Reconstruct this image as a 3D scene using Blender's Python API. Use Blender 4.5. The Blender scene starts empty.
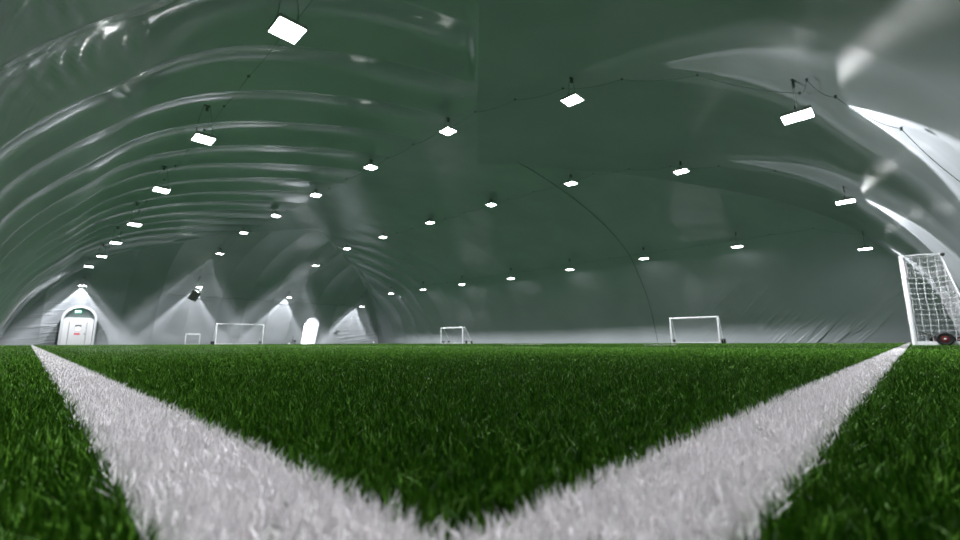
import bpy, math, random
import numpy as np
from mathutils import Vector, Matrix
random.seed(7)
rng = np.random.default_rng(11)
S = bpy.context.scene
COL = S.collection
PI = math.pi
# world axes: x runs across the hall (along the goal line), y along its length (along the sideline)

# ------------------------------------------------------------------ helpers
class MB:
    def __init__(s): s.v = []; s.f = []
    def box(s, c, d, rot=None):
        n = len(s.v)
        for x in (-.5, .5):
            for y in (-.5, .5):
                for z in (-.5, .5):
                    p = Vector((x*d[0], y*d[1], z*d[2]))
                    if rot is not None: p = rot @ p
                    s.v.append(tuple(p + Vector(c)))
        s.f += [tuple(n+i for i in q) for q in ((0,1,3,2),(4,6,7,5),(0,4,5,1),(2,3,7,6),(0,2,6,4),(1,5,7,3))]
        return s
    def tube(s, pts, r, n=8, caps=True):
        pts = [Vector(p) for p in pts]; base = len(s.v); m = len(pts)
        up = None
        for i, p in enumerate(pts):
            t = (pts[min(i+1, m-1)] - pts[max(i-1, 0)]).normalized()
            if up is None:
                up = Vector((0, 0, 1)) if abs(t.z) < .9 else Vector((1, 0, 0))
            a = (up - t*up.dot(t)).normalized(); b = t.cross(a); up = a
            rr = r[i] if isinstance(r, (list, tuple)) else r
            for k in range(n):
                w = 2*PI*(k+.5)/n
                s.v.append(tuple(p + a*math.cos(w)*rr + b*math.sin(w)*rr))
        for i in range(m-1):
            for k in range(n):
                k2 = (k+1) % n
                s.f.append((base+i*n+k, base+i*n+k2, base+(i+1)*n+k2, base+(i+1)*n+k))
        if caps:
            s.f.append(tuple(base+k for k in range(n))[::-1])
            s.f.append(tuple(base+(m-1)*n+k for k in range(n)))
        return s
    def lathe(s, prof, c, axis='x', n=24):
        base = len(s.v); m = len(prof)
        for (r, h) in prof:
            for k in range(n):
                w = 2*PI*k/n; a, b = r*math.cos(w), r*math.sin(w)
                p = (h, a, b) if axis == 'x' else ((a, h, b) if axis == 'y' else (a, b, h))
                s.v.append((p[0]+c[0], p[1]+c[1], p[2]+c[2]))
        for i in range(m-1):
            for k in range(n):
                k2 = (k+1) % n
                s.f.append((base+i*n+k, base+i*n+k2, base+(i+1)*n+k2, base+(i+1)*n+k))
        s.f.append(tuple(base+k for k in range(n))[::-1])
        s.f.append(tuple(base+(m-1)*n+k for k in range(n)))
        return s
    def prism(s, poly, h0, h1, axis='y'):
        """polygon in the plane across the axis, given as (a, b)"""
        base = len(s.v); n = len(poly)
        for h in (h0, h1):
            for a, b in poly:
                s.v.append((a, h, b) if axis == 'y' else ((h, a, b) if axis == 'x' else (a, b, h)))
        s.f.append(tuple(range(base, base+n))); s.f.append(tuple(range(base+n, base+2*n))[::-1])
        for k in range(n):
            k2 = (k+1) % n
            s.f.append((base+k, base+n+k, base+n+k2, base+k2))
        return s
    def ring(s, outer, inner, h0, h1):
        """open band between two outlines of equal count, extruded along y"""
        base = len(s.v); n = len(outer)
        for h in (h0, h1):
            for poly in (outer, inner):
                for a, b in poly: s.v.append((a, h, b))
        o0, i0, o1, i1 = base, base+n, base+2*n, base+3*n
        for k in range(n-1):
            s.f += [(o0+k, o0+k+1, i0+k+1, i0+k), (o1+k, i1+k, i1+k+1, o1+k+1),
                    (o0+k, o1+k, o1+k+1, o0+k+1), (i0+k, i0+k+1, i1+k+1, i1+k)]
        s.f += [(o0, i0, i1, o1), (o0+n-1, o1+n-1, i1+n-1, i0+n-1)]
        return s
    def mesh(s, name, smooth=False):
        me = bpy.data.meshes.new(name); me.from_pydata(s.v, [], s.f); me.update()
        if smooth:
            me.polygons.foreach_set('use_smooth', [True]*len(me.polygons))
            try: me.set_sharp_from_angle(angle=math.radians(40))
            except Exception: pass
        return me
    def build(s, name, mat, parent=None, smooth=False, bevel=0):
        me = s.mesh(name, smooth); me.materials.append(mat)
        o = bpy.data.objects.new(name, me); COL.objects.link(o)
        if parent is not None: o.parent = parent
        if bevel:
            m = o.modifiers.new('bevel', 'BEVEL'); m.width = bevel; m.segments = 2; m.limit_method = 'ANGLE'
        return o

def tag(o, label=None, cat=None, group=None, kind=None):
    if label: o['label'] = label
    if cat: o['category'] = cat
    if group: o['group'] = group
    if kind: o['kind'] = kind
    return o
def empty(name, loc, rz=0, **k):
    o = bpy.data.objects.new(name, None); COL.objects.link(o)
    o.location = loc; o.rotation_euler = (0, 0, rz); o.empty_display_size = .2
    return tag(o, **k)

def mat(name, col, rough=.5, spec=.5, metal=0, noise=None, emit=None, bump=None):
    m = bpy.data.materials.new(name); m.use_nodes = True
    nt = m.node_tree; b = nt.nodes['Principled BSDF']
    b.inputs['Base Color'].default_value = (*col, 1); b.inputs['Roughness'].default_value = rough
    b.inputs['Metallic'].default_value = metal; b.inputs['Specular IOR Level'].default_value = spec
    tc = nt.nodes.new('ShaderNodeTexCoord')
    if noise:
        sc, amt = noise
        n = nt.nodes.new('ShaderNodeTexNoise'); n.inputs['Scale'].default_value = sc; n.inputs['Detail'].default_value = 3
        nt.links.new(tc.outputs['Object'], n.inputs['Vector'])
        r = nt.nodes.new('ShaderNodeMapRange')
        r.inputs['To Min'].default_value = 1-amt; r.inputs['To Max'].default_value = 1+amt
        nt.links.new(n.outputs['Fac'], r.inputs['Value'])
        mx = nt.nodes.new('ShaderNodeMix'); mx.data_type = 'RGBA'; mx.blend_type = 'MULTIPLY'
        mx.inputs['Factor'].default_value = 1
        mx.inputs['A'].default_value = (*col, 1)
        nt.links.new(r.outputs['Result'], mx.inputs['B'])
        nt.links.new(mx.outputs['Result'], b.inputs['Base Color'])
    if emit:
        b.inputs['Emission Color'].default_value = (*emit[0], 1); b.inputs['Emission Strength'].default_value = emit[1]
    if bump:
        n = nt.nodes.new('ShaderNodeTexNoise'); n.inputs['Scale'].default_value = bump[0]
        nt.links.new(tc.outputs['Object'], n.inputs['Vector'])
        bp = nt.nodes.new('ShaderNodeBump'); bp.inputs['Distance'].default_value = bump[1]
        nt.links.new(n.outputs['Fac'], bp.inputs['Height']); nt.links.new(bp.outputs['Normal'], b.inputs['Normal'])
    return m

# ------------------------------------------------------------------ tunables
SPOT_W = 2250.0
PANEL_L = 36.0
LIGHT_COL = (.955, .96, 1.0)
EXPOSURE = 0.0
CUT = 42.0

M = {}
M['frame'] = mat('white_powder_coat', (.80, .80, .82), .35, noise=(8, .04))
M['net'] = mat('white_net_cord', (.66, .66, .68), .7, .2, noise=(30, .08))
M['tyre'] = mat('black_rubber', (.012, .012, .013), .6, .3, noise=(20, .2))
M['hub'] = mat('red_hub', (.12, .012, .014), .4, noise=(20, .1))
M['bolt'] = mat('pale_bolt', (.7, .7, .7), .3, noise=(20, .05))
M['black'] = mat('black_plastic', (.015, .016, .015), .5, noise=(20, .2))
M['cable'] = mat('dark_cable', (.11, .14, .12), .6, noise=(10, .2))
M['housing'] = mat('grey_lamp_housing', (.35, .37, .36), .4, noise=(10, .08))
M['wire'] = mat('hanger_wire', (.10, .12, .11), .45, noise=(10, .1))
M['panel'] = mat('lamp_diffuser', (.8, .8, .8), .4, emit=((.97, .99, 1.0), PANEL_L))
M['line_base'] = mat('white_turf_backing', (.30, .30, .29), .8, .1, noise=(60, .3))
M['ball'] = mat('white_ball', (.82, .82, .8), .4, noise=(12, .05))
M['speaker'] = mat('dark_box_shell', (.020, .032, .018), .6, noise=(12, .2))
M['grille'] = mat('dark_grille', (.012, .02, .011), .7, noise=(60, .3))
M['exit_green'] = mat('exit_green', (.0, .28, .17), .4, emit=((.02, .75, .45), .8))
M['exit_white'] = mat('exit_lettering', (.9, .95, .92), .4, emit=((.75, 1.0, .9), 3.5))
M['tunnel'] = mat('white_tunnel_lining', (.76, .77, .79), .5, noise=(3, .03))
M['door'] = mat('white_door', (.52, .52, .53), .4, noise=(5, .03))
M['vest'] = mat('white_vestibule_fabric', (.44, .46, .48), .4, noise=(3, .03))
M['vest_grey'] = mat('grey_green_arch_panel', (.22, .29, .28), .45, noise=(3, .08))
M['gasket'] = mat('grey_gasket', (.10, .13, .12), .6, noise=(8, .1))
M['glass_lit'] = mat('lit_round_window', (.85, .87, .88), .2, emit=((.95, 1, 1), .3))
M['dark_glass'] = mat('dark_trim', (.06, .07, .07), .3, noise=(20, .1))
M['red'] = mat('red_sign', (.55, .03, .05), .5, noise=(20, .05))
M['mark'] = mat('grey_mark', (.16, .16, .17), .6, noise=(20, .1))
M['stand'] = mat('dark_stand', (.05, .05, .07), .5, noise=(20, .1))
M['sticker'] = mat('pale_pink_sticker', (.70, .60, .68), .5, noise=(20, .04))
M['print'] = mat('grey_print', (.30, .25, .32), .5, noise=(20, .05))

def dome_material(name, shift, coat=False):
    m = bpy.data.materials.new(name); m.use_nodes = True
    nt = m.node_tree; b = nt.nodes['Principled BSDF']; L = nt.links.new; N = nt.nodes.new
    b.inputs['Roughness'].default_value = .20 if shift[0] else .30
    b.inputs['Specular IOR Level'].default_value = .8 if shift[0] else .5
    if coat:
        b.inputs['Coat Roughness'].default_value = .13; b.inputs['Coat IOR'].default_value = 1.8
    tc = N('ShaderNodeTexCoord')
    n0 = N('ShaderNodeTexNoise'); n0.inputs['Scale'].default_value = .35; n0.inputs['Detail'].default_value = 4
    L(tc.outputs['Object'], n0.inputs['Vector'])
    cr = N('ShaderNodeValToRGB')
    cr.color_ramp.elements[0].position = .3; cr.color_ramp.elements[0].color = (.365, .385, .410, 1)
    cr.color_ramp.elements[1].position = .7; cr.color_ramp.elements[1].color = (.42, .44, .465, 1)
    L(n0.outputs['Fac'], cr.inputs['Fac']); L(cr.outputs['Color'], b.inputs['Base Color'])
    # soft billows over the whole fabric
    n1 = N('ShaderNodeTexNoise'); n1.inputs['Scale'].default_value = .7; n1.inputs['Detail'].default_value = 2
    L(tc.outputs['Object'], n1.inputs['Vector'])
    b1 = N('ShaderNodeBump'); b1.inputs['Distance'].default_value = .10; b1.inputs['Strength'].default_value = .22
    L(n1.outputs['Fac'], b1.inputs['Height'])
    # tension wrinkles: long narrow folds low on the wall, in patches
    mp = N('ShaderNodeMapping'); mp.inputs['Rotation'].default_value = shift
    L(tc.outputs['Object'], mp.inputs['Vector'])
    mq = N('ShaderNodeMapping'); mq.inputs['Scale'].default_value = (.3, .3, 3.6); L(mp.outputs['Vector'], mq.inputs['Vector'])
    n2 = N('ShaderNodeTexNoise'); n2.inputs['Scale'].default_value = 1.0; n2.inputs['Detail'].default_value = 2
    n2.inputs['Distortion'].default_value = .3
    L(mq.outputs['Vector'], n2.inputs['Vector'])
    rg = N('ShaderNodeMapRange'); rg.inputs['From Min'].default_value = .5; rg.inputs['From Max'].default_value = .75
    L(n2.outputs['Fac'], rg.inputs['Value'])
    n3 = N('ShaderNodeTexNoise'); n3.inputs['Scale'].default_value = .32; n3.inputs['Detail'].default_value = 1
    L(tc.outputs['Object'], n3.inputs['Vector'])
    r3 = N('ShaderNodeMapRange'); r3.inputs['From Min'].default_value = .34; r3.inputs['From Max'].default_value = .58
    L(n3.outputs['Fac'], r3.inputs['Value'])
    sx = N('ShaderNodeSeparateXYZ')
    if coat:          # extra coat on the touchline side to strengthen rib highlights, fading towards the crown
        rc = N('ShaderNodeMapRange'); rc.inputs['From Min'].default_value = 12.5; rc.inputs['From Max'].default_value = 3; rc.inputs['To Max'].default_value = .8
        L(sx.outputs['X'], rc.inputs['Value']); L(rc.outputs['Result'], b.inputs['Coat Weight'])
    L(tc.outputs['Object'], sx.inputs['Vector'])
    rz = N('ShaderNodeMapRange'); rz.inputs['From Min'].default_value = 5.0; rz.inputs['From Max'].default_value = 1.8
    L(sx.outputs['Z'], rz.inputs['Value'])
    m1 = N('ShaderNodeMath'); m1.operation = 'MULTIPLY'; L(r3.outputs['Result'], m1.inputs[0]); L(rz.outputs['Result'], m1.inputs[1])
    m2 = N('ShaderNodeMath'); m2.operation = 'MULTIPLY'; L(rg.outputs['Result'], m2.inputs[0]); 
    if shift[1]:      # on the end walls only beside the two corners
        sb = N('ShaderNodeMath'); sb.operation = 'SUBTRACT'; sb.inputs[1].default_value = 15.5; L(sx.outputs['X'], sb.inputs[0])
        ab = N('ShaderNodeMath'); ab.operation = 'ABSOLUTE'; L(sb.outputs['Value'], ab.inputs[0])
        rx = N('ShaderNodeMapRange'); rx.inputs['From Min'].default_value = 9; rx.inputs['From Max'].default_value = 12
        L(ab.outputs['Value'], rx.inputs['Value'])
        mx_ = N('ShaderNodeMath'); mx_.operation = 'MULTIPLY'; L(m1.outputs['Value'], mx_.inputs[0]); L(rx.outputs['Result'], mx_.inputs[1]); m1 = mx_
    if shift[0]:      # on the long walls the fabric is only slack towards the near end
        ry = N('ShaderNodeMapRange'); ry.inputs['From Min'].default_value = 12; ry.inputs['From Max'].default_value = 5
        L(sx.outputs['Y'], ry.inputs['Value'])
        my = N('ShaderNodeMath'); my.operation = 'MULTIPLY'; L(m1.outputs['Value'], my.inputs[0]); L(ry.outputs['Result'], my.inputs[1]); m1 = my
    L(m1.outputs['Value'], m2.inputs[1])
    b2 = N('ShaderNodeBump'); b2.inputs['Distance'].default_value = .09; b2.inputs['Strength'].default_value = .8
    L(b2.outputs['Normal'], b.inputs['Coat Normal'])
    L(m2.outputs['Value'], b2.inputs['Height']); L(b1.outputs['Normal'], b2.inputs['Normal'])
    L(b2.outputs['Normal'], b.inputs['Normal'])
    return m
M['dome_gloss'] = dome_material('glossy_white_dome_fabric', (math.radians(44), 0, 0), True)
M['dome_y'] = dome_material('white_dome_fabric_end_walls', (0, math.radians(8), 0))

def turf_material(name, dark, light, rough=.5, spec=.12):
    m = bpy.data.materials.new(name); m.use_nodes = True
    nt = m.node_tree; b = nt.nodes['Principled BSDF']; L = nt.links.new
    b.inputs['Roughness'].default_value = rough; b.inputs['Specular IOR Level'].default_value = spec
    at = nt.nodes.new('ShaderNodeAttribute'); at.attribute_name = 'tone'
    cr = nt.nodes.new('ShaderNodeValToRGB')
    cr.color_ramp.elements[0].color = (*dark, 1); cr.color_ramp.elements[1].color = (*light, 1)
    L(at.outputs['Fac'], cr.inputs['Fac']); L(cr.outputs['Color'], b.inputs['Base Color'])
    return m
M['grass'] = turf_material('green_turf_fibre', (.012, .054, .003), (.098, .245, .019))
M['white_grass'] = turf_material('white_turf_fibre', (.71, .685, .695), (.92, .89, .90), .6, .15)
M['infill'] = mat('green_turf_with_infill', (.019, .050, .027), .85, .1, noise=(45, .5), bump=(60, .01))

# ------------------------------------------------------------------ the air dome
X0, X1, Y0, Y1 = -2.0, 33.8, -2.15, 53.0
PITCH = 2.6
XM = (X0+X1)/2; HW = (X1-X0)/2
# cross-section of the inflated wall: distance from the foot -> height, steep below and bending over to a flat crown
PD = np.array([0, .16, .45, .95, 1.35, 1.9, 2.6, 3.3, 4.0, 5.2, 8.9, 13.4, 16.0, HW]); PZ = np.array([0, .6, 1.5, 2.75, 3.5, 4.25, 5.05, 5.85, 6.42, 7.1, 8.42, 9.35, 9.66, 9.74])
PT = np.concatenate([[0], np.cumsum(np.hypot(np.diff(PD), np.diff(PZ)))])
def hermite(T, P, t):
    m = np.gradient(P, T); m[-1] = 0 if P is PZ else m[-1]
    i = np.clip(np.searchsorted(T, t, 'right')-1, 0, len(T)-2)
    h = T[i+1]-T[i]; u = (t-T[i])/h
    return (2*u**3-3*u*u+1)*P[i]+(u**3-2*u*u+u)*h*m[i]+(-2*u**3+3*u*u)*P[i+1]+(u**3-u*u)*h*m[i+1]
FT = np.linspace(0, PT[-1], 4000); FD = np.maximum.accumulate(hermite(PT, PD, FT)); FZ = hermite(PT, PZ, FT)
FD[-1] = HW
def wall_z(d): return np.interp(d, FD, FZ)
def wall_d(z): return float(np.interp(z, FZ, FD))
def dome_z(x, y):
    return float(wall_z(max(0, min(x-X0, X1-x, y-Y0, Y1-y, HW))))
def sstep(a, b, x):
    t = np.clip((x-a)/(b-a), 0, 1); return t*t*(3-2*t)

DOOR_X, TUN_X = 2.62, 23.75
def dome_panel(name, side, mt):
    """one of the four gored sides; columns run from the ground to the hip or the crown"""
    lo, hi = (Y0, Y1) if side in ('left', 'right') else (X0, X1)
    phase = 7.24 if side in ('left', 'right') else XM
    ds = PITCH/34
    k0 = math.ceil((lo-phase)/ds); k1 = math.floor((hi-phase)/ds)
    ss = np.array([lo] + [phase+k*ds for k in range(k0, k1+1) if lo+.01 < phase+k*ds < hi-.01] + [hi])
    K = 200 if side == 'left' else 100
    dmax = np.minimum(np.minimum(ss-lo, hi-ss), HW)
    t_max = np.interp(dmax, FD, FT)
    j = np.linspace(0, 1, K+1)
    TT = t_max[:, None]*j[None, :]
    SS = np.repeat(ss[:, None], K+1, 1)
    d = np.interp(TT, FT, FD); z = np.interp(TT, FT, FZ)
    # gores bulge outwards between the seams
    bul = np.abs(np.sin(PI*(SS-phase)/PITCH))**.85
    up = TT/PT[-1]          # 0 at the foot, 1 at the crown
    crown = 1-sstep(.72, .98, up)
    if side == 'left': amp = .27*(1-.95*sstep(.46, .88, up))*(1-.3*sstep(2, -2, SS))
    elif side == 'right': amp = .022+.15*sstep(28, 42, SS)
    elif side == 'back': amp = .15*np.ones_like(up)
    else: amp = .02*np.ones_like(up)
    amp = amp*crown
    hipd = np.minimum(np.minimum(SS-lo, hi-SS)-d, 50)
    amp = amp*sstep(0, .5, hipd)*sstep(0, .08, up)
    if side == 'left': bul = np.abs(np.sin(PI*(SS-phase)/PITCH))**.95
    # slow unevenness so that no two gores look alike
    wob = .035*np.sin(SS*1.37+3*up)*np.sin(up*7.3+SS*.41)*sstep(0, .9, hipd)*sstep(0, .15, up)*crown
    if side in ('right', 'front'): wob *= .4
    if side == 'left': wob = wob*(1-sstep(.5, .85, up))
    off = amp*bul+wob
    if side == 'left':       # bunched tension folds in two of the nearest gores
        for (cs, ct, rs, rt, a_, k_) in ((8.75, 4.7, .55, .55, .030, 21), (9.0, 5.9, .5, .25, .035, 15), (6.35, 4.6, .6, .5, .030, 24), (11.6, 6.0, .5, .2, .035, 13)):
            off = off+a_*np.exp(-((SS-cs)/rs)**2-((TT-ct)/rt)**2)*np.sin(k_*TT+2.3*np.sin(3*SS))
    e_ = .02
    tn = np.interp(TT+e_, FT, FZ)-np.interp(TT-e_, FT, FZ); td_ = np.interp(TT+e_, FT, FD)-np.interp(TT-e_, FT, FD)
    ln = np.sqrt(tn*tn+td_*td_)+1e-9; nd, nz = -tn/ln, td_/ln
    d = d+nd*off; z = z+nz*off
    if side == 'left': X, Y = X0+d, SS
    elif side == 'right': X, Y = X1-d, SS
    elif side == 'back': X, Y = SS, Y1-d
    else: X, Y = SS, Y0+d
    n = len(ss)
    V = np.stack([X, Y, z], -1).reshape(-1, 3)
    a = (np.arange(n-1)[:, None]*(K+1)+np.arange(K)[None, :]).reshape(-1)
    F = np.stack([a, a+K+1, a+K+2, a+1], -1)
    if side == 'back':               # openings for the two entrances
        cx = X.reshape(-1)[F].mean(1); cz = z.reshape(-1)[F].mean(1)
        keep = np.ones(len(F), bool)
        for (c, w, h) in ((DOOR_X, .98, 3.18), (TUN_X, .93, 3.16)):
            rr = w; inside = (np.abs(cx-c) < w) & ((cz < h-rr) | ((cx-c)**2+(cz-(h-rr))**2 < rr*rr))
            keep &= ~inside
        F = F[keep]
    me = bpy.data.meshes.new(name)
    me.from_pydata(V.tolist(), [], F.tolist()); me.update()
    me.polygons.foreach_set('use_smooth', [True]*len(me.polygons))
    me.materials.append(mt)
    o = bpy.data.objects.new(name, me); COL.objects.link(o)
    return tag(o, kind='structure')
dome_panel('wall_left', 'left', M['dome_gloss'])
dome_panel('wall_right', 'right', M['dome_gloss'])
dome_panel('wall_back', 'back', M['dome_y'])
dome_panel('wall_front', 'front', M['dome_y'])
# dark seam rope over the right half of the vault
sm = MB()
sm.tube([(X1-float(np.interp(t, FT, FD))-.02, 13.9, float(np.interp(t, FT, FZ))-.03) for t in np.linspace(.02, PT[-1]*.97, 70)], .017, 6).build('trim_1', M['cable'])
tag(bpy.data.objects['trim_1'], kind='structure')

fl = MB().box(((X0+X1)/2, (Y0+Y1)/2, -.05), (X1-X0+.3, Y1-Y0+.3, .1)).build('floor', M['infill'])
tag(fl, kind='structure')

# ------------------------------------------------------------------ turf
CX, CY, CZ = -.139, -.152, .098
LW = .092
def blades(name, px, py, hgt, wid, mt, lean=.55):
    n = len(px)
    az = rng.uniform(0, 2*PI, n); la = rng.uniform(0, 2*PI, n); ln = np.abs(rng.normal(0, 1, n))*lean*hgt
    ca, sa = np.cos(az)*wid/2, np.sin(az)*wid/2
    lx, ly = np.cos(la)*ln, np.sin(la)*ln
    V = np.zeros((n, 5, 3), np.float32)
    V[:, 0] = np.stack([px-ca, py-sa, np.zeros(n)], -1); V[:, 1] = np.stack([px+ca, py+sa, np.zeros(n)], -1)
    mx, my, mz = px+lx*.38, py+ly*.38, hgt*.58
    V[:, 2] = np.stack([mx+ca*.9, my+sa*.9, mz], -1); V[:, 3] = np.stack([mx-ca*.9, my-sa*.9, mz], -1)
    V[:, 4] = np.stack([px+lx, py+ly, hgt*np.clip(1-.25*(ln/hgt)**2, .5, 1)], -1)
    base = np.arange(n, dtype=np.int32)[:, None]*5
    loops = np.concatenate([base+np.array([0, 1, 2, 3]), base+np.array([3, 2, 4])], 1).reshape(-1).astype(np.int32)
    starts = np.stack([np.arange(n)*7, np.arange(n)*7+4], -1).reshape(-1).astype(np.int32)
    me = bpy.data.meshes.new(name)
    me.vertices.add(n*5); me.vertices.foreach_set('co', V.reshape(-1))
    me.loops.add(n*7); me.loops.foreach_set('vertex_index', loops)
    me.polygons.add(n*2); me.polygons.foreach_set('loop_start', starts)
    at = me.attributes.new('tone', 'FLOAT', 'POINT')
    at.data.foreach_set('value', np.repeat(rng.uniform(0, 1, n).astype(np.float32), 5))
    me.update(calc_edges=True); me.validate()
    me.polygons.foreach_set('use_smooth', [True]*len(me.polygons))
    me.materials.append(mt)
    o = bpy.data.objects.new(name, me); COL.objects.link(o); return o

# pitch markings: (name, x0, x1, y0, y1)
rects = [('side_line', -LW, 0, -LW, 50.4), ('goal_line', 0, 32.0, -LW, 0),
         ('mark', 11.6, 13.8, 5.0, 5.12), ('mark', 20.0, 20.12, 1.15, 2.15), ('mark', 13.6, 16.2, 11.9, 12.02),
         ('far_side_line', 31.88, 32.0, 0, 50.4), ('far_goal_line', 0, 31.88, 50.28, 50.4)]
def in_lines(x, y, pad=0):
    k = np.zeros(len(x), bool)
    for _, a, b, c_, d_ in rects: k |= (x > a-pad) & (x < b+pad) & (y > c_-pad) & (y < d_+pad)
    return k
def wid_at(r): return np.clip(.0017*(r/.55)**.55, .0017, .015)
def scatter():
    # tufts: density falls with distance from the corner of the pitch; six blades to a tuft
    R = np.geomspace(.03, 66, 400); rho = np.where(R < .65, 24000., 24000.*(.65/R)**1.7)+ 14*(R > 6)
    cdf = np.concatenate([[0], np.cumsum((rho[1:]*R[1:]+rho[:-1]*R[:-1])/2*np.diff(R))])
    A0, A1 = -62, 62
    tot = cdf[-1]*math.radians(A1-A0); n = int(tot)
    r = np.interp(rng.uniform(0, cdf[-1], n), cdf, R)
    ang = np.radians(rng.uniform(A0, A1, n))-math.radians(45.58)+PI/2   # around the corner's diagonal
    ang = PI/4+np.radians(rng.uniform(A0, A1, n))
    x, y = CX+r*np.cos(ang), CY+r*np.sin(ang)
    k = (x > X0+.2) & (x < X1-.25) & (y > Y0+.2) & (y < Y1-.25)
    x, y, r = x[k], y[k], r[k]
    m = 6
    w = wid_at(r)
    jit = np.repeat(w*2.2, m)
    bx = np.repeat(x, m)+rng.normal(0, 1, len(x)*m)*jit; by = np.repeat(y, m)+rng.normal(0, 1, len(x)*m)*jit
    rr = np.repeat(r, m)
    keep = ~in_lines(bx, by)
    return bx[keep], by[keep], rr[keep]
gx, gy, gr = scatter()
print('green blades', len(gx))
gh = rng.uniform(.0145, .0255, len(gx))*(1+.10*np.sin(gx*9)*np.sin(gy*7))
g = blades('turf_grass', gx, gy, gh, wid_at(gr)*rng.uniform(.8, 1.3, len(gx)), M['grass'], .40+1.6*sstep(1.5, 8, gr))
tag(g, 'green artificial turf fibres covering the whole pitch', 'grass', kind='stuff')

def line_points(a, b, c_, d_, boost=1.0):
    lx, ly = b-a, d_-c_
    n = max(2, int(max(lx, ly)/.02)); along_y = ly > lx
    s = (np.arange(n)+.5)/n*max(lx, ly); ds = max(lx, ly)/n
    px = a+lx/2 if along_y else a+s; py = c_+s if along_y else c_+ly/2
    r = np.hypot(px-CX, py-CY)
    rho = np.where(r < .7, 170000., 170000.*(.7/r)**1.3)*boost
    cnt = rng.poisson(rho*ds*min(lx, ly))
    S_ = np.repeat(s, cnt)+rng.uniform(-.5, .5, cnt.sum())*ds; T = rng.uniform(0, min(lx, ly), cnt.sum())
    R_ = np.repeat(r, cnt)
    keep = rng.uniform(0, 1, (997, 991))[(S_/.010).astype(int) % 997, (T/.010).astype(int) % 991] > .06     # little gaps where the rubber shows
    S_, T, R_ = S_[keep], T[keep], R_[keep]
    return (a+T, c_+S_, R_) if along_y else (a+S_, c_+T, R_)
def make_line(name, label, rs, boost=1.0):
    e = empty(name, (rs[0][1], rs[0][3], 0), label=label, cat='pitch line')
    P = [line_points(*q[1:], boost=boost) for q in rs]
    x, y, r = (np.concatenate([p[i] for p in P]) for i in range(3))
    o = blades('fibres', x-e.location.x, y-e.location.y, rng.uniform(.0138, .0240, len(x)), wid_at(r)*rng.uniform(.9, 1.35, len(x)), M['white_grass'], .36)
    o.parent = e; o['kind'] = 'stuff'
    mb = MB()
    for q in rs: mb.box(((q[1]+q[2])/2-e.location.x, (q[3]+q[4])/2-e.location.y, .005), (q[2]-q[1], q[4]-q[3], .010))
    mb.build('backing', M['line_base'], e)
    print(name, len(x))
make_line('touchline', 'wide white touchline of turf fibres running away to the far left', rects[0:1])
make_line('goal_line', 'wide white goal line of turf fibres running right to the netted goal', rects[1:2])
make_line('pitch_mark', 'short white mark on the turf in front of the white goal by the right wall', rects[2:3], 2)
make_line('pitch_mark', 'short white mark on the turf just left of the large netted goal', rects[3:4], 2)
make_line('pitch_mark', 'short white mark on the turf right of the small goal in mid-distance', rects[4:5], 2)
make_line('far_touchline', 'thin distant white touchline along the foot of the right wall', rects[5:6], 2)
make_line('far_goal_line', 'thin distant white goal line before the end wall with doors', rects[6:7], 2)

# ------------------------------------------------------------------ ceiling lights
rows = [
 [(2.45, 1.0, 4.95), (2.42, 7.21, 5.73), (2.57, 13.38, 5.84), (2.64, 19.56, 5.95), (2.66, 25.74, 5.83), (2.60, 31.92, 5.95), (2.51, 38.1, 6.03), (2.28, 44.28, 6.10), (2.41, 50.46, 5.22)],
 [(10.87, 1.01, 4.96), (10.87, 6.55, 7.67), (10.87, 12.46, 8.77), (10.87, 18.35, 8.95), (10.87, 24.51, 9.02), (10.87, 30.72, 9.04), (10.87, 37.36, 9.04), (10.87, 43.51, 8.23), (10.87, 49.5, 5.75)],
 [(20.02, .95, 5.2), (20.02, 6.53, 7.97), (20.02, 12.43, 8.97), (20.02, 18.56, 9.15), (20.02, 24.91, 9.2), (20.02, 31.29, 9.2), (20.02, 37.46, 9.15), (20.02, 43.89, 8.33), (20.02, 50.30, 5.45)],
 [(29.32, .98, 4.89), (29.32, 6.76, 5.92), (29.32, 12.58, 5.99), (29.32, 18.65, 5.94), (29.32, 24.83, 5.87), (29.32, 31.24, 5.95), (29.32, 37.49, 6.0), (29.32, 43.62, 6.06), (29.32, 50.2, 4.92)]]
rowname = ['row along left wall', 'second row from left', 'third row from left', 'row along right wall']
ordn = ['first', 'second', 'third', 'fourth', 'fifth', 'sixth', 'seventh', 'eighth', 'last']
hm = MB()
hm.box((0, 0, .045), (.49, .55, .05)); hm.box((0, 0, .085), (.40, .40, .03))
for k in range(7): hm.box((0, -.15+.05*k, .115), (.36, .008, .04))
for sx in (-1, 1): hm.box((.239*sx, 0, .012), (.012, .55, .03))
for sy in (-1, 1): hm.box((0, .269*sy, .012), (.466, .012, .03))
hm = hm.mesh('housing'); hm.materials.append(M['housing'])
dm = MB().box((0, 0, .010), (.462, .522, .016)).mesh('diffuser'); dm.materials.append(M['panel'])
# the lamps throw a wide fan along the hall and are cut off sharply across it, like any linear-reflector high bay
spot = bpy.data.lights.new('lamp_beam', 'SPOT')
spot.energy = SPOT_W; spot.color = LIGHT_COL; spot.spot_size = math.radians(176); spot.spot_blend = .05; spot.shadow_soft_size = .02
spot.use_nodes = True; nt = spot.node_tree; em = nt.nodes['Emission']
ge = nt.nodes.new('ShaderNodeNewGeometry'); sx = nt.nodes.new('ShaderNodeSeparateXYZ'); nt.links.new(ge.outputs['Incoming'], sx.inputs['Vector'])
def mth(op, a, b=None, **k):
    n = nt.nodes.new('ShaderNodeMath'); n.operation = op
    for i, q in enumerate((a, b)):
        if q is None: continue
        if isinstance(q, (int, float)): n.inputs[i].default_value = q
        else: nt.links.new(q, n.inputs[i])
    return n.outputs[0]
az_ = mth('MAXIMUM', mth('ABSOLUTE', sx.outputs['Z']), .001)
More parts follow.
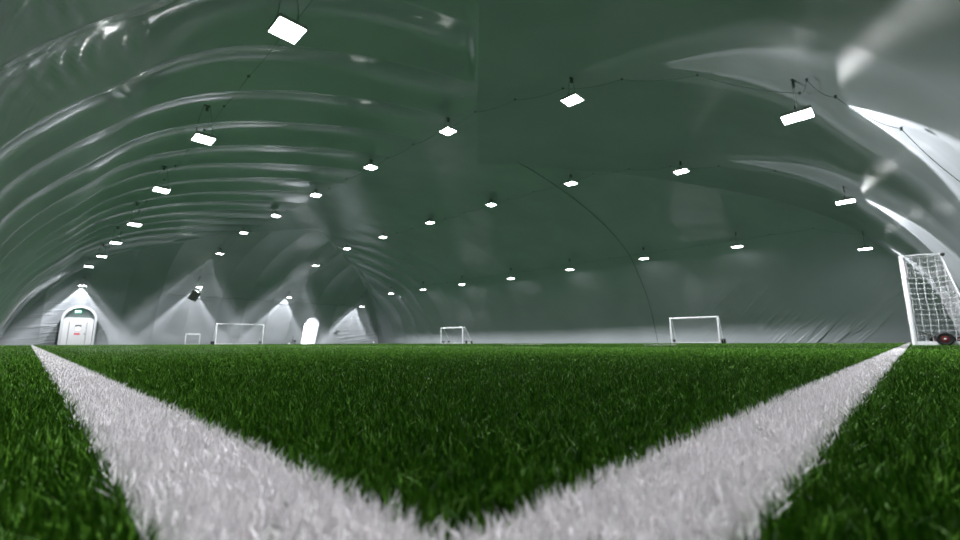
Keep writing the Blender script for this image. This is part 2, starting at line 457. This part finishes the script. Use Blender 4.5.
tanv = mth('DIVIDE', mth('ABSOLUTE', sx.outputs['X']), az_)
cut = nt.nodes.new('ShaderNodeMapRange'); cut.interpolation_type = 'SMOOTHSTEP'
cut.inputs['From Min'].default_value = math.tan(math.radians(CUT+1.0)); cut.inputs['From Max'].default_value = math.tan(math.radians(CUT-6.5))
nt.links.new(tanv, cut.inputs['Value'])
wing = nt.nodes.new('ShaderNodeMapRange'); wing.interpolation_type = 'SMOOTHSTEP'     # batwing optic
wing.inputs['From Min'].default_value = .45; wing.inputs['From Max'].default_value = .74
wing.inputs['To Min'].default_value = 1.0; wing.inputs['To Max'].default_value = 1.75
nt.links.new(tanv, wing.inputs['Value'])
nt.links.new(mth('MULTIPLY', mth('MULTIPLY', cut.outputs['Result'], wing.outputs['Result']), mth('POWER', az_, 1.1)), em.inputs['Strength'])
spots = {}
for nm_, f_ in (('mid', 1.0), ('near', .85), ('far', .78)):      # the lamps next to the end walls run dimmed
    spots[nm_] = spot.copy(); spots[nm_].energy = SPOT_W*f_
for ri, R in enumerate(rows):
    for k, (x, y, z) in enumerate(R):
        x, y, z = x+CX+.185, y+CY+.195, z+CZ-.14-.0025*math.hypot(x, y)
        if k == 8: x, y, z = x*.985, y*.985, z*.985
        cat_label = f'square ceiling light panel, {ordn[k]} from the near end, {rowname[ri]}'
        e = empty('ceiling_light', (x, y, z), label=cat_label, cat='ceiling light', group='light panels hanging from the dome')
        for nm, me in (('housing', hm), ('diffuser', dm)):
            o = bpy.data.objects.new(nm, me); COL.objects.link(o); o.parent = e
        top = dome_z(x, y)-z
        for sx in (-.2, .2):
            MB().tube([(sx, 0, .06), (sx*.8, 0, max(.16, top*.55)), (sx*.35, 0, top+.02)], .006, 5).build('hanger_wire', M['wire'], e)
            MB().box((sx, 0, .13), (.03, .03, .09)).build('wire_clamp', M['cable'], e)
        MB().box((0, 0, top-.12), (.07, .05, .11)).build('driver_box', M['wire'], e)
        MB().box((0, 0, top-.02), (.16, .05, .04)).build('mounting_plate', M['wire'], e)
        lo = bpy.data.objects.new('lamp_beam', spots['near' if k == 0 else 'far' if k == 8 else 'mid']); COL.objects.link(lo); lo.parent = e; lo.location = (0, 0, -.03)

# power cables clipped along the fabric
CLIP = MB().box((0, 0, 0), (.06, .04, .05)).mesh('cable_clip'); CLIP.materials.append(M['cable'])
def sag_cable(name, label, clips, sag, r=.0055):
    pts = []
    for a, b in zip(clips[:-1], clips[1:]):
        for i in range(8):
            t = i/8; p = Vector(a).lerp(Vector(b), t); p.z -= sag*4*t*(1-t); pts.append(p)
    pts.append(Vector(clips[-1]))
    e = empty(name, clips[0], label=label, cat='cable', group='power cables along the dome')
    o = Vector(clips[0])
    MB().tube([p-o for p in pts], r, 6).build('cable_run', M['cable'], e, True)
    for p in clips:
        q = bpy.data.objects.new('cable_clip', CLIP); COL.objects.link(q); q.parent = e; q.location = Vector(p)-o+Vector((0, 0, .005))
def clip(x, y, dz=.07): return (x, y, max(.3, dome_z(x, y)-dz))
for ri, lab in enumerate(['thin dark power cable feeding the lights along the left wall', 'thin dark power cable feeding the second row of lights from the left',
                          'thin dark power cable feeding the third row of lights from the left', 'thin dark power cable feeding the lights along the right wall']):
    x = rows[ri][2][0]+.45
    ys = [1.0+i*2.06 for i in range(23)]
    cl = [clip(x, y, .10) for y in ys]
    if ri == 1: cl = [clip(10.5, -1.25, .22), clip(10.15, -.45, .22), clip(10.13, .35, .22), clip(10.2, .75, .12)]+cl
    sag_cable('power_cable', lab, cl, .10 if ri in (1, 2) else .06)
sag_cable('power_cable', 'thin dark cable strung across the end wall above both doors',
          [clip(x, 50.5, .10) for x in np.linspace(8.6, 29.0, 11)], .10, .018)

# ------------------------------------------------------------------ goals
def net_grid(mb, fn, nu, nv, r):
    """cords over a four-sided patch fn(u, v)"""
    for i in range(nu+1):
        mb.tube([fn(i/nu, j/nv) for j in range(nv+1)], r, 4, False)
    for j in range(nv+1):
        mb.tube([fn(i/nu, j/nv) for i in range(nu+1)], r, 4, False)
def goal(loc, rz, W, H, td, bd, label, pr=.05, step=.13, cr=.004, wheels=True, wheel_r=.15, sticker=False, sagk=.10, hub=None):
    g = empty('soccer_goal', loc, rz, label=label, cat='goal', group=None)
    hw = W/2
    for s in (-1, 1):
        MB().tube([(s*hw, 0, .0), (s*hw, 0, H-pr)], pr, 14).build('post', M['frame'], g, True)
    MB().tube([(-hw-pr, 0, H-pr), (hw+pr, 0, H-pr)], pr, 14).build('crossbar', M['frame'], g, True)
    br = pr*.55
    for s in (-1, 1):
        MB().tube([(s*hw, 0, H-pr), (s*hw, td*.5, H-pr+.012), (s*hw, td, H-pr-.02)], br*.7, 8).build('top_bar', M['frame'], g, True)
        MB().tube([(s*hw, td, H-pr-.02), (s*hw, td+(bd-td)*.35, H*.62), (s*hw, bd, .06)], br*.6, 8).build('back_stay', M['frame'], g, True)
        MB().box((s*hw, bd/2, .045), (.06 if pr > .04 else .04, bd, .08)).build('base_bar', M['frame'], g)
        MB().lathe([(br*.9, -.06), (br*1.5, -.05), (br*1.5, .05), (br*.9, .06)], (s*hw, td+.03, H-pr-.03), 'x', 10).build('corner_cap', M['black'], g, True)
    MB().tube([(-hw, td, H-pr-.03), (hw, td, H-pr-.03)], br*.6, 8).build('rear_top_bar', M['frame'], g, True)
    MB().tube([(-hw, bd, .05), (hw, bd, .05)], br, 8).build('rear_ground_bar', M['frame'], g, True)
    # nets
    z1 = H-pr-.02
    def prof(t):       # side profile of the back net: top rear corner to the ground
        return (td+(bd-td)*t, z1-.02+(.06-z1+.02)*t)
    nb = max(3, int(W/step)); nh = max(3, int(H/step))
    def back(u, v):
        y, z = prof(v); k = math.sin(PI*u)*math.sin(PI*v)
        return (-hw+W*u, y-sagk*k*.6, z-sagk*.3*k)
    def roof(u, v): return (-hw+W*u, .03+td*.96*v, z1+.02-sagk*math.sin(PI*u)*(.4+.6*v)*1.1)
    mb = MB(); net_grid(mb, back, nb, nh, cr); mb.build('back_net', M['net'], g)
    mb = MB(); net_grid(mb, roof, nb, max(2, int(td/step)), cr); mb.build('roof_net', M['net'], g)
    for s in (-1, 1):
        def zt(y): return z1 if y < td else z1-.02+(.06-z1+.02)*(y-td)/(bd-td)
        def yb(z): return td+(bd-td)*(z1-.02-z)/(z1-.08) if z < z1-.02 else td
        def bulge(y, z): return s*(hw-.03*math.sin(PI*min(1, y/bd))*math.sin(PI*z/z1))
        mb = MB(); y = .06; q = 0
        while y < bd-.02:        # upright cords
            mb.tube([(bulge(y, .07+(zt(y)-.07)*k/8), y+.010*math.sin(2.1*k+q), .07+(zt(y)-.07)*k/8) for k in range(9)], cr, 4, False); y += step; q += 1
        z = .10
        while z < z1:            # level cords, each hanging in a slight curve
            e_ = yb(z)
            mb.tube([(bulge(.06+(e_-.06)*k/8, z), .06+(e_-.06)*k/8, z-.020*math.sin(PI*k/8)-.006*math.sin(3*k+11*z)) for k in range(9)], cr, 4, False); z += step
        mb.build('side_net', M['net'], g)
    if wheels:
        for s in (-1, 1):
            for dy in wheels:
                t = MB().lathe([(wheel_r*.45, -.04), (wheel_r*.82, -.055), (wheel_r, -.03), (wheel_r, .03), (wheel_r*.82, .055), (wheel_r*.45, .04)],
                               (s*(hw+.10), dy, wheel_r), 'x', 28).build('wheel', M['tyre'], g, True)
                MB().lathe([(wheel_r*.2, -.05), (wheel_r*.46, -.045), (wheel_r*.46, .045), (wheel_r*.2, .05)], (s*(hw+.10), dy, wheel_r), 'x', 20).build('hub', hub or M['black'], t, True)
                MB().lathe([(.012, -.06), (.02, -.055), (.02, .055), (.012, .06)], (s*(hw+.10), dy, wheel_r), 'x', 10).build('hub_bolt', M['bolt'], t, True)
            MB().tube([(s*(hw+.01), .10, .30), (s*(hw+.04), wheels[0], wheel_r)], .012, 6).build('wheel_lever', M['black'], g)
    if sticker:
        st = MB()
        for s in (-1, 1):
            st.box((s*(hw+pr-.003), .012, H-.34), (.012, .05, .40))
        so = st.build('sticker', M['sticker'], g); so['label'] = 'pale pink printed strip down the post top'
        st = MB()
        for s in (-1, 1):
            for i in range(9): st.box((s*(hw+pr+.004), .012+.004*((i*5) % 3), H-.50+.037*i), (.003, .026-.006*(i % 3), .020))
        st.build('sticker_print', M['print'], so)
    return g
goal((15.83, -.188, 0), PI, 4.88, 2.01, .61, 1.0, 'large white netted goal seen from the side at the right edge', .044, .115, .0050, (.46, .92), .14, True, .22, M['hub'])
goal((31.2, 10.32, 0), -PI/2, 3.05, 1.76, .30, .85, 'white goal by the right wall, nearest to the large netted goal', .045, .16, .003, (.30, .78), .15)
goal((31.7, 35.4, 0), -PI/2, 3.5, 1.73, .35, 1.5, 'small white goal standing alone in the middle of the picture', .05, .16, .003, (.45, 1.25), .15)
goal((15.25, 50.34, 0), 0, 4.5, 2.14, .35, 1.05, 'wide white goal before the end wall, left of the bright arched doorway', .06, .17, .003, (.35, .95), .17)
goal((11.1, 50.9, 0), 0, 1.2, 1.05, .15, .65, 'smallest white goal, standing left of the wide goal at the end wall', .04, .15, .003, None)

# ------------------------------------------------------------------ entrances in the end wall
def arch(c, w, h, n=20, z0=0.0):
    p = [(c-w, z0)]
    for i in range(n+1):
        a = PI-PI*i/n; p.append((c+w*math.cos(a), h-w+w*math.sin(a)))
    p.append((c+w, z0)); return p
e = empty('door_1', (DOOR_X, 51.5, 0), kind='structure')
def sh(poly): return [(a-DOOR_X, b) for a, b in poly]
MB().ring(sh(arch(DOOR_X, 1.10, 3.32)), sh(arch(DOOR_X, 1.00, 3.22)), 0, 2.6).build('arch_shell', M['vest'], e, True)
MB().ring(sh(arch(DOOR_X, 1.16, 3.38)), sh(arch(DOOR_X, 1.00, 3.22)), -.05, .05).build('arch_rim', M['vest'], e, True)
MB().prism(sh(arch(DOOR_X, 1.0, 3.22)), .75, .80).build('tympanum', M['vest_grey'], e)
rr = []
for i in range(13):
    a = PI/2*i/12; rr.append((.98-.35+.35*math.sin(a), 2.12+.25*math.cos(a)))
poly = [(-.98, 0)]+[(-x, z) for x, z in rr[::-1]]+[(x, z) for x, z in rr]+[(.98, 0)]
MB().prism(poly, .28, .75).build('door_surround', M['door'], e)
d_ = MB().box((-.02, .262, 1.02), (1.12, .04, 2.02)).build('door', M['door'], e, bevel=.01)
MB().lathe([(.15, -.012), (.17, -.006), (.17, .006), (.15, .012)], (0, .236, 1.42), 'y', 24).build('round_window', M['glass_lit'], d_, True)
MB().box((0, .238, 1.66), (.42, .03, .14)).build('window_hood', M['dark_glass'], d_)
MB().box((-.02, .238, .96), (.38, .012, .14)).build('red_sign', M['red'], d_)
MB().box((.46, .225, .98), (.04, .05, .16)).build('door_handle', M['dark_glass'], d_)
MB().box((-.59, .25, 1.02), (.03, .05, 2.04)).box((.55, .25, 1.02), (.03, .05, 2.04)).build('door_jambs', M['gasket'], e)
def exit_sign(loc, rz, label, w=.5, h=.22):
    e = empty('exit_sign', loc, rz, label=label, cat='exit sign')
    MB().box((0, 0, 0), (w, .06, h)).build('sign_case', M['exit_green'], e, bevel=.01)
    t = w/5.2; b = h*.13; H2 = h*.62; y = -.036
    L = MB()
    def seg(cx, cz, sx, sz, rot=0): L.box((cx, y, cz), (sx, .012, sz), Matrix.Rotation(rot, 3, 'Y'))
    x = -1.5*t*1.05
    seg(x-t*.32, 0, b, H2); [seg(x, q, t*.7, b) for q in (H2/2-b/2, 0, -H2/2+b/2)]
    x += t*1.05; [seg(x, 0, b, H2*1.1, q) for q in (.62, -.62)]
    x += t*1.05; seg(x, 0, b, H2)
    x += t*1.05; seg(x, 0, b, H2); seg(x, H2/2-b/2, t*.8, b)
    L.build('lettering', M['exit_white'], e)
    return e
exit_sign((DOOR_X-.1, 51.5+.70, 2.92), 0, 'lit exit sign above the door inside the arched airlock', .46, .26)
exit_sign((-1.5, 30.4, 2.86), PI/2, 'small green exit sign on the left wall at the picture edge', .45, .26)

e = empty('door_2', (TUN_X, 52.3, 0), kind='structure')
def sh2(poly): return [(a-TUN_X, b) for a, b in poly]
n = 22; mb = MB()
def dome_back(z):  # y of the end wall at height z, in the tunnel's own frame
    return Y1-wall_d(z)-52.3
pa = sh2(arch(TUN_X, .93, 3.18, n)); 
mb.tube([(a, dome_back(b)-.03, max(b, .02)) for a, b in pa], .06, 8)
mb.build('arch_rim', M['vest'], e, True)
ti = MB(); base = len(ti.v)
for a, b in pa: ti.v.append((a, dome_back(b), b))
for a, b in pa: ti.v.append((a, 3.0, b))
k = len(pa)
for i in range(k-1): ti.f.append((i, i+1, k+i+1, k+i))
ti.build('tunnel_lining', M['tunnel'], e, True)
MB().box((0, 1.8, -.02), (1.7, 2.6, .03)).build('tunnel_floor', M['tunnel'], e)
MB().prism(sh2(arch(TUN_X, .93, 3.18, n)), 3.0, 3.05).build('end_panel', M['tunnel'], e)
MB().ring(sh2(arch(TUN_X, .83, 2.75)), sh2(arch(TUN_X, .70, 2.55)), 1.15, 1.30).build('inner_arch', M['tunnel'], e, True)
MB().box((-.05, 2.97, 1.03), (1.0, .05, 2.06)).build('door', M['door'], e, bevel=.01)
MB().box((0, 1.9, 2.98), (.2, .9, .04)).build('lamp_panel', M['door'], e)
la = bpy.data.lights.new('tunnel_lamp', 'AREA'); la.energy = 230; la.size = .25; la.shape = 'RECTANGLE'; la.size_y = .9; la.color = LIGHT_COL
lo = bpy.data.objects.new('tunnel_lamp', la); COL.objects.link(lo); lo.parent = e; lo.location = (0, 1.9, 2.93)

# ------------------------------------------------------------------ small things at the end wall
e = empty('hanging_box', (10.40, 48.75, 4.62), label='dark green square box hanging tilted under a ceiling light at the end wall', cat='box')
e.rotation_euler = (math.radians(14), math.radians(22), math.radians(12))
MB().box((0, 0, 0), (.70, .38, .95)).build('case', M['speaker'], e, bevel=.03)
MB().box((0, -.20, -.02), (.60, .03, .80)).build('front_panel', M['grille'], e)
MB().tube([(0, 0, .45), (.10, .02, .62), (.28, .05, .98)], .02, 6).build('hook', M['cable'], e)

e = empty('folding_stand', (21.5, 52.0, 0), label='small dark stand on thin splayed legs, left of the bright arched doorway', cat='stand')
p = MB().tube([(0, 0, .30), (0, 0, .98)], .022, 8).build('upright', M['stand'], e, True)
for q in ((-.20, -.08), (.10, .16), (.22, -.10)):
    MB().tube([(0, 0, .45), (q[0]*.7, q[1]*.7, .25), (q[0], q[1], 0.0)], .022, 6).build('leg', M['stand'], e, True)
MB().box((.26, 0, .32), (.20, .14, .22)).build('hanging_pouch', M['stand'], e)
MB().tube([(0, 0, .5), (.26, 0, .42)], .015, 6).build('arm', M['stand'], e)

ball = MB()
prof = [(.115*math.sin(PI*i/16)+1e-4, -.115*math.cos(PI*i/16)) for i in range(17)]
b_ = ball.lathe(prof, (0, 0, 0), 'z', 24).build('soccer_ball', M['ball'], None, True)
b_.location = (31.7, 50.9, .135); b_.scale = (1.15,)*3
tag(b_, 'lone white ball lying by the far right corner of the hall', 'ball')
b2 = bpy.data.objects.new('low_marker', MB().lathe([(.18, 0), (.17, .03), (.08, .10), (.02, .11)], (0, 0, 0), 'z', 20).mesh('low_marker', True)); COL.objects.link(b2)
b2.data.materials.append(M['ball']); b2.location = (20.8, 51.2, 0.01)
tag(b2, 'small pale low marker on the turf beside the dark stand', 'marker')

# grey mark on the fabric right of the bright doorway
yw = Y1-wall_d(1.6)
mk = MB().prism([(-.24, -.12), (-.24, .06), (-.14, .13), (-.04, .04), (.04, .04), (.12, .13), (.24, .04), (.24, -.12)], -.03, .03)
s_ = mk.build('wall_sign', M['mark'], None); s_.location = (27.4, yw-.02, 1.6); s_.rotation_euler = (math.radians(10), 0, 0)
tag(s_, 'small dark grey sign on the end wall right of the bright arched doorway', 'sign')

# ------------------------------------------------------------------ camera
cam = bpy.data.cameras.new('camera'); co = bpy.data.objects.new('camera', cam); COL.objects.link(co)
cam.sensor_width = 36; cam.lens = 435/960*36; cam.clip_start = .01; cam.clip_end = 300
co.matrix_world = Matrix.Translation((CX, CY, CZ)) @ Matrix.Rotation(math.radians(-45.58), 4, 'Z') @ Matrix.Rotation(math.radians(99.47), 4, 'X') @ Matrix.Rotation(math.radians(-.195), 4, 'Z')
cam.dof.use_dof = True; cam.dof.focus_distance = 1.0; cam.dof.aperture_fstop = 5.2
S.camera = co
w = bpy.data.worlds.new('world'); S.world = w; w.use_nodes = True
w.node_tree.nodes['Background'].inputs['Color'].default_value = (0, 0, 0, 1)
S.view_settings.view_transform = 'Standard'; S.view_settings.look = 'None'
S.view_settings.exposure = EXPOSURE; S.view_settings.gamma = 1; S.view_settings.use_curve_mapping = False
S.cycles.max_bounces = 10; S.cycles.diffuse_bounces = 6
